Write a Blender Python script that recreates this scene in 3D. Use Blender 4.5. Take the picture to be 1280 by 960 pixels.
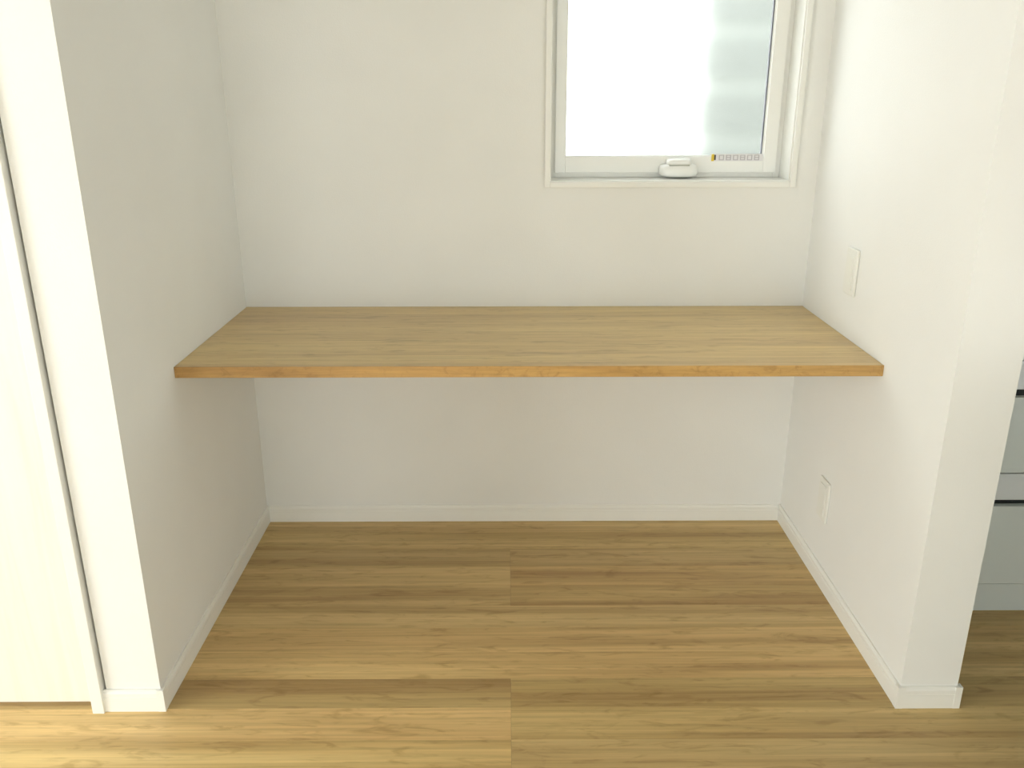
import bpy, bmesh, math, random
from mathutils import Vector, Matrix
for o in list(bpy.data.objects): bpy.data.objects.remove(o)
SC = bpy.context.scene
COL = SC.collection

# ------------------------------------------------------------------ camera
cam_d = bpy.data.cameras.new('camera'); cam = bpy.data.objects.new('camera', cam_d); COL.objects.link(cam)
cx, cy, cz, yaw, pit, rol, F = 0.7761, -1.59, 1.3121, 0.0043, -0.3291, -0.0012, 1072.1
fw = Vector((math.sin(yaw)*math.cos(pit), math.cos(yaw)*math.cos(pit), math.sin(pit)))
rt = Vector((math.cos(yaw), -math.sin(yaw), 0)); up = rt.cross(fw)
r2 = rt*math.cos(rol) + up*math.sin(rol); u2 = -rt*math.sin(rol) + up*math.cos(rol)
m = Matrix((r2, u2, -fw)).transposed().to_4x4(); m.translation = (cx, cy, cz)
cam.matrix_world = m
cam_d.sensor_width = 36; cam_d.lens = 36*F/1280; cam_d.clip_start = 0.02
SC.camera = cam

# ------------------------------------------------------------------ world, lights, exposure
W = bpy.data.worlds.new('overcast_sky'); SC.world = W; W.use_nodes = True
bg = W.node_tree.nodes['Background']; bg.inputs[0].default_value = (0.97, 1.0, 0.985, 1); bg.inputs[1].default_value = 4.3
SC.view_settings.view_transform = 'Standard'; SC.view_settings.look = 'None'
SC.view_settings.gamma = 1; SC.view_settings.exposure = 0.2
SC.view_settings.use_curve_mapping = False

def area(name, loc, aim, sx, sy, power, color, spread=180):
    l = bpy.data.lights.new(name, 'AREA'); l.shape = 'RECTANGLE'; l.size = sx; l.size_y = sy
    l.energy = power; l.color = color; l.spread = math.radians(spread)
    o = bpy.data.objects.new(name, l); COL.objects.link(o); o.location = loc
    o.rotation_euler = (Vector(aim)-Vector(loc)).to_track_quat('-Z', 'Y').to_euler()
    return o
# daylight through the living room's glazed door (left, behind the camera); rear and right lamps are added fill
RX0, RX1, RY0, H = -2.6, 3.7, -4.4, 2.42
area('daylight_side', (RX0+0.02, -1.95, 0.85), (RX0+1, -1.95, 0.85), 1.9, 1.5, 36, (0.97, 1.0, 1.0))
area('fill_rear', (-0.4, RY0+0.02, 0.85), (-0.4, RY0+1, 0.85), 1.6, 1.4, 11, (0.97, 1.0, 1.0))  # added fill from behind the camera, brightens the alcove's inner walls
area('fill_right', (RX1-0.02, -3.0, 1.4), (RX1-1, -3.0, 1.4), 1.5, 1.2, 19, (0.97, 1.0, 1.0))  # added fill from the right, lifts the left alcove wall

# ------------------------------------------------------------------ materials
def mat(name, col, rough=0.5, spec=0.5):
    m = bpy.data.materials.new(name); m.use_nodes = True
    b = m.node_tree.nodes['Principled BSDF']
    b.inputs['Base Color'].default_value = (*col, 1); b.inputs['Roughness'].default_value = rough
    b.inputs['Specular IOR Level'].default_value = spec
    return m, m.node_tree, b
def nd(nt, t, **kw):
    n = nt.nodes.new(t)
    for k, v in kw.items(): setattr(n, k, v)
    return n
def coords(nt, scale, kind='Object'):
    tc = nd(nt, 'ShaderNodeTexCoord'); mp = nd(nt, 'ShaderNodeMapping')
    mp.inputs['Scale'].default_value = scale
    nt.links.new(tc.outputs[kind], mp.inputs['Vector']); return mp
def noise(nt, mp, scale, detail=4, rough=0.5, dist=0.0):
    n = nd(nt, 'ShaderNodeTexNoise'); n.inputs['Scale'].default_value = scale
    n.inputs['Detail'].default_value = detail; n.inputs['Roughness'].default_value = rough
    n.inputs['Distortion'].default_value = dist
    nt.links.new(mp.outputs[0], n.inputs['Vector']); return n
def ramp(nt, src, stops):
    r = nd(nt, 'ShaderNodeValToRGB'); e = r.color_ramp.elements
    while len(e) < len(stops): e.new(0.5)
    for x, (p, c) in zip(e, stops):
        x.position = p; x.color = (*c, 1) if len(c) == 3 else c
    nt.links.new(src, r.inputs[0]); return r
def bump(nt, b, src, strength, dist):
    n = nd(nt, 'ShaderNodeBump'); n.inputs['Strength'].default_value = strength
    n.inputs['Distance'].default_value = dist
    nt.links.new(src, n.inputs['Height']); nt.links.new(n.outputs[0], b.inputs['Normal'])

def wall_mat():
    m, nt, b = mat('wallpaper', (0.80, 0.775, 0.715), 0.75, 0.25)
    mp = coords(nt, (1, 1, 1))
    n1 = noise(nt, mp, 260, 3, 0.6); n2 = noise(nt, mp, 3.5, 2, 0.5)
    r = ramp(nt, n2.outputs[0], [(0.3, (0.838, 0.84, 0.805)), (0.7, (0.863, 0.865, 0.83))])
    nt.links.new(r.outputs[0], b.inputs['Base Color'])
    bump(nt, b, n1.outputs[0], 0.35, 0.0012)
    return m
WALL = wall_mat()
CEIL = mat('ceiling_paper', (0.45, 0.45, 0.43), 0.8, 0.2)[0]
TRIM = mat('white_trim', (0.87, 0.87, 0.82), 0.35, 0.5)[0]
PLATE = mat('white_plastic', (0.83, 0.83, 0.77), 0.35, 0.5)[0]
SASH = mat('white_vinyl', (0.92, 0.925, 0.89), 0.3, 0.5)[0]
GASKET = mat('dark_gasket', (0.16, 0.17, 0.2), 0.5)[0]
GREY = mat('grey_print', (0.5, 0.48, 0.5), 0.6)[0]
YEL = mat('yellow_print', (0.75, 0.55, 0.06), 0.5)[0]
BLACK = mat('dark_print', (0.07, 0.06, 0.05), 0.5)[0]
CAB = mat('cabinet_laminate', (0.78, 0.85, 0.84), 0.3, 0.5)[0]
LIT_PULL = mat('cabinet_lit_strip', (0.85, 0.9, 0.93), 0.3, 0.5)[0]  # light caught by the finger-pull lip, put into a paler laminate colour
GROOVE = mat('dark_channel', (0.03, 0.035, 0.035), 0.4)[0]
TOP = mat('worktop_white', (0.7, 0.7, 0.68), 0.25)[0]
CONC = mat('neighbour_siding', (0.26, 0.275, 0.26), 0.8)[0]
CONC2 = mat('neighbour_siding_joint', (0.40, 0.42, 0.40), 0.8)[0]
GROUND = mat('outdoor_concrete', (0.5, 0.5, 0.48), 0.9)[0]

def door_mat():
    m, nt, b = mat('whitewashed_woodgrain', (0.85, 0.82, 0.70), 0.45, 0.4)
    mp = coords(nt, (14, 14, 0.9))
    n = noise(nt, mp, 2.2, 6, 0.6, 0.6)
    r = ramp(nt, n.outputs[0], [(0.3, (0.82, 0.775, 0.68)), (0.5, (0.85, 0.825, 0.74)), (0.75, (0.87, 0.85, 0.775))])
    nt.links.new(r.outputs[0], b.inputs['Base Color']); bump(nt, b, n.outputs[0], 0.15, 0.001)
    return m
DOOR = door_mat()

def wood(name, dark, mid, light, rough, tint, spec=0.5, kx=1.0):
    """grain runs along local X; every object shifts its own grain"""
    m, nt, b = mat(name, mid, rough, spec)
    tc = nd(nt, 'ShaderNodeTexCoord'); oi = nd(nt, 'ShaderNodeObjectInfo')
    add = nd(nt, 'ShaderNodeVectorMath', operation='ADD')
    mul = nd(nt, 'ShaderNodeVectorMath', operation='SCALE'); comb = nd(nt, 'ShaderNodeCombineXYZ')
    for i in range(3): nt.links.new(oi.outputs['Random'], comb.inputs[i])
    nt.links.new(comb.outputs[0], mul.inputs[0]); mul.inputs['Scale'].default_value = 37.0 if tint else 0.0
    nt.links.new(tc.outputs['Object'], add.inputs[0]); nt.links.new(mul.outputs[0], add.inputs[1])
    def mapped(s):
        mp = nd(nt, 'ShaderNodeMapping'); mp.inputs['Scale'].default_value = s
        nt.links.new(add.outputs[0], mp.inputs['Vector']); return mp
    band = noise(nt, mapped((0.45*kx, 13, 13)), 1.0, 3, 0.5, 0.5)        # broad figure
    fine = noise(nt, mapped((2.4*kx, 130, 130)), 1.0, 4, 0.65, 0.3)      # pores
    fleck = noise(nt, mapped((9*kx, 42, 42)), 1.0, 3, 0.6, 1.2)          # cathedral ripple
    r = ramp(nt, band.outputs[0], [(0.30, dark), (0.47, mid), (0.66, light)])
    rf = ramp(nt, fine.outputs[0], [(0.30, (0.80, 0.79, 0.76)), (0.62, (1.05, 1.05, 1.04))])
    rk = ramp(nt, fleck.outputs[0], [(0.30, (0.74, 0.69, 0.62)), (0.46, (1.0, 1.0, 1.0)), (0.8, (1.05, 1.05, 1.04))])
    def mulc(a, c, f=1.0):
        mx = nd(nt, 'ShaderNodeMix', data_type='RGBA', blend_type='MULTIPLY'); mx.inputs[0].default_value = f
        nt.links.new(a, mx.inputs[6]); nt.links.new(c, mx.inputs[7]); return mx.outputs[2]
    c = mulc(r.outputs[0], rf.outputs[0]); c = mulc(c, rk.outputs[0], 0.8)
    if tint: c = mulc(c, oi.outputs['Color'])
    nt.links.new(c, b.inputs['Base Color'])
    bump(nt, b, fine.outputs[0], 0.08, 0.0006)
    return m
FLOORM = wood('oak_flooring', (0.43, 0.275, 0.110), (0.59, 0.415, 0.178), (0.72, 0.535, 0.24), 0.42, True, 0.4)
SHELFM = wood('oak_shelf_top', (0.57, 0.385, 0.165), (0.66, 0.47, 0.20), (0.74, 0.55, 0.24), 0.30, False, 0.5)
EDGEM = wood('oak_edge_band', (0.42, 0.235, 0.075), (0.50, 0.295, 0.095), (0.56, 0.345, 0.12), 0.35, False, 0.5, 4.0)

def glass_mat():
    m, nt, b = mat('frosted_glass', (0.97, 0.99, 0.99), 0.26)
    b.inputs['Transmission Weight'].default_value = 1.0; b.inputs['IOR'].default_value = 1.2
    return m
GLASS = glass_mat()

# ------------------------------------------------------------------ mesh helpers
def add_box(bm, x0, x1, y0, y1, z0, z1):
    v = [bm.verts.new((x, y, z)) for z in (z0, z1) for y in (y0, y1) for x in (x0, x1)]
    for f in ((0,2,3,1),(4,5,7,6),(0,1,5,4),(2,6,7,3),(0,4,6,2),(1,3,7,5)):
        bm.faces.new([v[i] for i in f])
def obj(name, bm, m, parent=None, bevel=0, seg=2, smooth=False):
    bmesh.ops.recalc_face_normals(bm, faces=bm.faces)
    if bevel:
        bmesh.ops.bevel(bm, geom=list(bm.edges), offset=bevel, segments=seg, profile=0.5, affect='EDGES', clamp_overlap=True)
    me = bpy.data.meshes.new(name); bm.to_mesh(me); bm.free(); me.materials.append(m)
    if smooth:
        for p in me.polygons: p.use_smooth = True
    o = bpy.data.objects.new(name, me); COL.objects.link(o)
    if parent: o.parent = parent
    return o
def boxes(name, bl, m, parent=None, bevel=0, seg=2):
    bm = bmesh.new()
    for b in bl: add_box(bm, *b)
    return obj(name, bm, m, parent, bevel, seg)
def struct(o, **kw):
    o['kind'] = 'structure'
    for k, v in kw.items(): o[k] = v
    return o
def thing(name, loc, label, cat, group=None):
    o = bpy.data.objects.new(name, None); COL.objects.link(o); o.location = loc; o.empty_display_size = 0.05
    o['label'] = label; o['category'] = cat
    if group: o['group'] = group
    return o
def sweep(name, path, prof, m, parent=None):
    """prof: (out, z) points; path: 2D points; 'out' is to the right-hand side of travel; mitred corners"""
    bm = bmesh.new(); rings = []
    P = [Vector(p) for p in path]
    for i, p in enumerate(P):
        dirs = []
        if i > 0: dirs.append((P[i]-P[i-1]).normalized())
        if i < len(P)-1: dirs.append((P[i+1]-P[i]).normalized())
        ns = [Vector((d.y, -d.x)) for d in dirs]
        n = ns[0] if len(ns) == 1 else (ns[0]+ns[1])/(1+ns[0].dot(ns[1]))
        rings.append([bm.verts.new((p.x+n.x*o, p.y+n.y*o, z)) for o, z in prof])
    k = len(prof)
    for a, b in zip(rings, rings[1:]):
        for j in range(k): bm.faces.new((a[j], a[(j+1) % k], b[(j+1) % k], b[j]))
    bm.faces.new(rings[0]); bm.faces.new(rings[-1])
    return obj(name, bm, m, parent)

WD, D, PW = 1.65, 0.892, 0.127       # alcove width, depth, right pier thickness
KD = 1.02                            # kitchen's back wall

# ------------------------------------------------------------------ floor, planks
floor = struct(boxes('floor', [(RX0, RX1, RY0, KD+.1, -0.05, -0.012)], mat('subfloor', (0.10, 0.07, 0.04), 0.9)[0]),
               label='wood floor of wide pale oak planks running left to right')
PL, PWD, GAP = 1.818, 0.101, 0.0003
def plank_mesh(length, w=PWD):
    bm = bmesh.new(); c = 0.0006
    x0, x1, y0, y1 = GAP/2, length-GAP/2, GAP/2, w-GAP/2
    lo = [bm.verts.new((x, y, -0.012)) for x, y in ((x0,y0),(x1,y0),(x1,y1),(x0,y1))]
    mi = [bm.verts.new((x, y, -c*0.6)) for x, y in ((x0,y0),(x1,y0),(x1,y1),(x0,y1))]
    hi = [bm.verts.new((x, y, 0)) for x, y in ((x0+c,y0+c),(x1-c,y0+c),(x1-c,y1-c),(x0+c,y1-c))]
    for a, b in ((lo, mi), (mi, hi)):
        for i in range(4): bm.faces.new((a[i], a[(i+1)%4], b[(i+1)%4], b[i]))
    bm.faces.new(hi)
    bmesh.ops.recalc_face_normals(bm, faces=bm.faces)
    me = bpy.data.meshes.new('plank'); bm.to_mesh(me); bm.free(); me.materials.append(FLOORM); return me
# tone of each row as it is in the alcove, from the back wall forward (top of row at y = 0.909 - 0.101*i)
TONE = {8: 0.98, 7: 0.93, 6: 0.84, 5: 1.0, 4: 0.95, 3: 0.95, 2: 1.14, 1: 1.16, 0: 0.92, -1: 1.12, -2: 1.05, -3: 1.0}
pm = {}
random.seed(4)
row = 0
j0 = math.floor((RY0)/PWD)
for j in range(j0, int(KD/PWD)+2):
    y = j*PWD + 0.001
    if y < RY0-0.05 or y + PWD > KD+0.1: continue
    g = (j+2)//3                                         # three strips make one board
    joint = 0.78 if g % 2 == 0 else 0.78-PL/2
    x = joint - PL*3
    while x < RX1:
        a, b = max(x, RX0), min(x+PL, RX1)
        if b-a > 0.02:
            key = round(b-a, 3)
            if key not in pm: pm[key] = plank_mesh(b-a)
            o = bpy.data.objects.new('plank', pm[key]); COL.objects.link(o); o.parent = floor
            o.location = (a, y, 0)
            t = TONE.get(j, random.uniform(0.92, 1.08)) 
            if g == 0 and j < 0: t *= 1.12 if x < 0.7 else 0.88
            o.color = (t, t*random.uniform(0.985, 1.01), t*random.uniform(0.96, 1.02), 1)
        x += PL

# ------------------------------------------------------------------ walls
boxw = lambda n, bl, **k: struct(boxes(n, bl, WALL), **k)
WX0, WX1, WZ0, WZ1 = 0.894, 1.574, 1.068, 1.93      # clear opening of the alcove window
boxw('wall_back', [(-0.12, WX0, D, D+.15, 0, H), (WX1, WD+PW, D, D+.15, 0, H), (WX0, WX1, D, D+.15, 0, WZ0), (WX0, WX1, D, D+.15, WZ1, H)])
boxw('wall_left', [(-0.12, 0, 0, D, 0, H)])
boxw('wall_right', [(WD, WD+PW, 0, D, 0, H)])
DX0, DX1, DH = -0.96, -0.148, 2.03                  # door opening
boxw('wall_front_left', [(RX0, DX0-.03, 0, .12, 0, H), (DX0-.03, DX1+.03, 0, .12, DH, H)])
boxw('wall_side', [(RX0-.12, RX0, RY0-.12, .12, 0, 0.1), (RX0-.12, RX0, RY0-.12, .12, 2.05, H),
                   (RX0-.12, RX0, RY0-.12, -2.9, 0.1, 2.05), (RX0-.12, RX0, -1.0, .12, 0.1, 2.05)])
boxw('wall_rear', [(RX0, -1.2, RY0-.12, RY0, 0, H), (.4, RX1, RY0-.12, RY0, 0, H), (-1.2, .4, RY0-.12, RY0, 0, 0.15), (-1.2, .4, RY0-.12, RY0, 1.6, H)])
boxw('wall_kitchen_side', [(RX1, RX1+.12, -2.25, KD+.12, 0, H), (RX1, RX1+.12, RY0-.12, -3.75, 0, H), (RX1, RX1+.12, -3.75, -2.25, 0, .8), (RX1, RX1+.12, -3.75, -2.25, 2.0, H)])
boxw('wall_kitchen_back', [(WD+PW, RX1, KD, KD+.12, 0, H)])
struct(boxes('ceiling', [(RX0-.12, RX1+.12, RY0-.12, KD+.15, H, H+.1)], CEIL))

# ------------------------------------------------------------------ baseboards (55 mm high, 8 mm thick, stepped top)
BH, BT = 0.055, 0.008
PROF = [(0, 0), (BT, 0), (BT, 0.036), (BT-.0012, 0.037), (BT-.0012, 0.0385), (BT, 0.0395), (BT, BH-.008), (BT-.003, BH-.004), (BT-.004, BH), (0, BH)]
struct(sweep('baseboard_left', [(-0.126, 0), (0, 0), (0, D)][::1], PROF, TRIM))
struct(sweep('baseboard_back', [(BT, D), (WD-BT, D)], PROF, TRIM))
bbr = struct(sweep('baseboard_right', [(WD, D), (WD, 0), (WD+PW, 0), (WD+PW, 0.38)], PROF, TRIM))
bbl = bpy.data.objects['baseboard_left']
for (x, y, par) in ((WD, 0, bbr), (WD+PW, 0, bbr), (0, 0, bbl)):
    sx = -1 if x == WD else 1
    xa, xb = sorted((x, x+sx*(BT+.0006)))
    boxes('corner_cap', [(*sorted((x-sx*.007, x+sx*(BT+.0006))), -(BT+.0006), -(BT-.002), 0, BH+.0008),
                         (*sorted((x+sx*(BT-.002), x+sx*(BT+.0006))), -(BT-.0021), .007, 0, BH+.0008)], TRIM, par)
struct(sweep('baseboard_front', [(RX0, 0), (DX0-.04, 0)], PROF, TRIM))

# ------------------------------------------------------------------ door on the left
door = struct(bpy.data.objects.new('door_1', None)); COL.objects.link(door); door.location = (DX1, 0, 0)
def kid(o, par):
    o.parent = par; o.matrix_parent_inverse = Matrix.Translation(-par.location); return o
CX = -0.126
kid(boxes('casing', [(CX-.026, CX, -.015, .12, 0, DH+.026), (DX0-.026, DX0, -.015, .12, 0, DH+.026), (DX0, CX-.026, -.015, .12, DH, DH+.026)], TRIM, None, .0012), door)
kid(boxes('door_stop', [(CX-.040, CX-.026, 0.052, .10, 0, DH)], TRIM), door)
kid(boxes('door_leaf', [(DX0+.003, CX-.0285, .014, .050, .009, DH-.003)], DOOR, None, .0015), door)
hd = bmesh.new()
add_box(hd, DX0+.04, DX0+.07, .002, .0145, .93, 1.08); 
kid(obj('door_handle', hd, mat('brushed_nickel', (0.6, 0.6, 0.58), 0.3)[0], None, .004), door)

# ------------------------------------------------------------------ window in the alcove
win = struct(bpy.data.objects.new('window_1', None)); COL.objects.link(win); win.location = ((WX0+WX1)/2, D, WZ0)
TX0, TX1, TZ0, TZ1 = 0.879, 1.589, 1.053, 1.945
T = 0.009
def ring(name, x0, x1, z0, z1, w, y0, y1, m, bevel=0.0, wb=None, wr=None):
    wb = w if wb is None else wb; wr = w if wr is None else wr
    return kid(boxes(name, [(x0, x0+w, y0, y1, z0, z1), (x1-wr, x1, y0, y1, z0, z1),
                            (x0+w, x1-wr, y0, y1, z0, z0+wb), (x0+w, x1-wr, y0, y1, z1-w, z1)], m, None, bevel), win)
# trim box: face proud of the wall plus lining of the reveal
ring('window_trim', TX0, TX1, TZ0, TZ1, 0.016, D-T, D-.0005, TRIM, .0015)
ring('window_lining', WX0, WX1, WZ0, WZ1, 0.004, D-.0005, D+.092, TRIM)
fx0, fx1, fz0, fz1 = WX0+.004, WX1-.004, WZ0+.004, WZ1-.004
ring('window_frame', fx0, fx1, fz0, fz1, 0.020, D+.090, D+.149, SASH, .0015)
sx0, sx1, sz0, sz1 = fx0+.014, fx1-.014, fz0+.014, fz1-.014
sash = ring('sash', sx0, sx1, sz0, sz1, 0.030, D+.082, D+.125, SASH, .002, wb=0.046, wr=0.038)
gx0, gx1, gz0, gz1 = sx0+.030, sx1-.038, sz0+.046, sz1-.030
ring('gasket', gx0-.001, gx1+.001, gz0-.001, gz1+.001, 0.0035, D+.090, D+.112, SASH)
kid(boxes('dark_seal', [(gx1-.006, gx1-.0025, D+.096, D+.108, gz0, gz1)], GASKET), win)
kid(boxes('glass_pane', [(gx0-.0005, gx1+.0005, D+.100, D+.105, gz0-.0005, gz1+.0005)], GLASS), win)
# operator handle at the bottom rail
hx, hz = 1.270, WZ0+.006
def loft(name, rings_, m, par):
    bm = bmesh.new(); R = []
    n = 28
    for (y, cz_, rx, rz, p) in rings_:
        R.append([bm.verts.new((hx+rx*math.copysign(abs(math.cos(a))**p, math.cos(a)), y, cz_+rz*math.copysign(abs(math.sin(a))**p, math.sin(a))))
                  for a in [2*math.pi*i/n for i in range(n)]])
    for a, b in zip(R, R[1:]):
        for i in range(n): bm.faces.new((a[i], a[(i+1)%n], b[(i+1)%n], b[i]))
    bm.faces.new(R[0]); bm.faces.new(R[-1])
    return kid(obj(name, bm, m, None, smooth=True), par)
loft('window_handle', [(D+.083, hz+.021, .056, .020, .55), (D+.060, hz+.020, .055, .019, .6), (D+.047, hz+.018, .047, .015, .7), (D+.043, hz+.017, .030, .008, .8)], SASH, win)
loft('handle_lever', [(D+.083, hz+.044, .036, .010, .5), (D+.058, hz+.043, .035, .009, .6), (D+.050, hz+.042, .028, .006, .8)], SASH, win)
kid(boxes('handle_slot', [(hx-.030, hx+.028, D+.0492, D+.060, hz+.0335, hz+.037)], mat('grey_slot', (0.45,0.46,0.40), 0.6)[0]), win)
# small printed sticker on the bottom rail
st = kid(boxes('sticker', [(1.366, 1.516, D+.0814, D+.0822, 1.119, 1.139)], mat('sticker_white', (0.80, 0.79, 0.80), 0.5)[0]), win)
def skid(o): o.parent = st; return o
skid(boxes('yellow_mark', [(1.366, 1.374, D+.0808, D+.0814, 1.119, 1.139)], YEL))
skid(boxes('dark_mark', [(1.374, 1.379, D+.0808, D+.0814, 1.122, 1.137)], BLACK))
bl = []
for k in range(6):
    a = 1.388 + k*0.0205
    bl += [(a, a+.0145, D+.0808, D+.0814, 1.1345, 1.1365), (a, a+.0145, D+.0808, D+.0814, 1.1215, 1.1235),
           (a, a+.0025, D+.0808, D+.0814, 1.1235, 1.1345), (a+.012, a+.0145, D+.0808, D+.0814, 1.1235, 1.1345)]
    if k % 2: bl.append((a+.0025, a+.012, D+.0808, D+.0814, 1.128, 1.130))
skid(boxes('printed_mark', bl, GREY))

# ------------------------------------------------------------------ outside
boxes_o = boxes('ground', [(-6, 9, KD+.16, 9, -.25, -.15)], GROUND); struct(boxes_o)
nb = thing('neighbouring_house', (3.0, 3.2, -.15), 'pale grey siding wall blurred behind the frosted window pane', 'building')
def nkid(o): o.parent = nb; o.matrix_parent_inverse = Matrix.Translation(-nb.location); return o
nkid(boxes('wall', [(1.70, 6.5, 2.62, 6.0, -.15, 6.0)], CONC2))
z = -.1
while z < 5.9:
    nkid(boxes('siding_board', [(1.68, 6.5, 2.6, 2.62, z, z+.17)], CONC)); z += .245

# ------------------------------------------------------------------ shelf
SH, SD, ST = 0.708, 0.586, 0.0266
sh = thing('wall_shelf', (WD/2, D, SH), 'brown oak shelf board spanning the alcove from wall to wall', 'shelf')
def sb(name, b, m, bev=.0008):
    x0, x1, y0, y1, z0, z1 = b
    o = boxes(name, [(x0-WD/2, x1-WD/2, y0-D, y1-D, z0-SH, z1-SH)], m, sh, bev); return o
sb('board', (0.0006, WD-.0006, D-SD+.0015, D-.0006, SH-ST, SH), SHELFM)
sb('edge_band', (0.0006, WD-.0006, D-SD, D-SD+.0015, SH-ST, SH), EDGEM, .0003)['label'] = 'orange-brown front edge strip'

# ------------------------------------------------------------------ wall plates
def wall_plate(y, z, label):
    t = thing('wall_plate', (WD, y, z), label, 'wall plate', 'white plates on the right alcove wall')
    bm = bmesh.new(); add_box(bm, -.0075, -.0002, -.035, .035, -.059, .059); obj('cover_plate', bm, PLATE, t, .0028, 3)
    bm = bmesh.new(); add_box(bm, -.0098, -.0070, -.020, .020, -.045, .045); obj('insert', bm, PLATE, t, .0012, 2)
    return t
wall_plate(.557, .878, 'white plastic wall plate above the shelf on the right wall')
wall_plate(.547, .243, 'white plastic wall plate low on the right wall, below the shelf')

# ------------------------------------------------------------------ kitchen cabinets
KY = 0.37
def cabinet(x0, x1, label):
    t = thing('kitchen_cabinet', ((x0+x1)/2, KY+.3, 0), label, 'cabinet', 'grey drawer cabinets beyond the right pier')
    def k(o): o.parent = t; o.matrix_parent_inverse = Matrix.Translation(-t.location); return o
    k(boxes('body', [(x0, x1, KY+.020, KD-.005, .0, .84)], GROOVE))
    k(boxes('toe_kick', [(x0, x1, KY+.004, KY+.020, .0, .081)], CAB))
    for za, zb in ((.084, .310), (.403, .604), (.700, .838)):
        k(boxes('drawer_front', [(x0+.0015, x1-.0015, KY, KY+.018, za, zb)], CAB, None, .001))
    for za, zb in ((.328, .400), (.625, .697)):
        k(boxes('drawer_rail', [(x0+.0015, x1-.0015, KY, KY+.018, za, zb)], LIT_PULL, None, .001))
    return t
cabinet(1.79, 2.69, 'grey drawer cabinet beyond the right pier, nearest the alcove')
cabinet(2.692, 3.69, 'grey drawer cabinet beyond the right pier, farther from the alcove')
# unseen counter added right of the frame to shade the kitchen aisle floor
kc = thing('added_shade_counter', (2.8, -.78, 0), 'pale grey unseen counter block added to shade the kitchen aisle floor', 'shade block')
for o in (boxes('body', [(1.97, 3.69, -1.10, -.46, 0, .84)], CAB, None, .002), boxes('shade_counter_top', [(1.95, 3.695, -1.14, -.43, .84, .875)], TOP, None, .002)):
    o.parent = kc; o.matrix_parent_inverse = Matrix.Translation(-kc.location)
wt = boxes('worktop', [(1.787, 3.695, KY-.02, KD-.003, .84, .87)], TOP, None, .002)
wt['label'] = 'white worktop on the grey drawer cabinets'; wt['category'] = 'worktop'
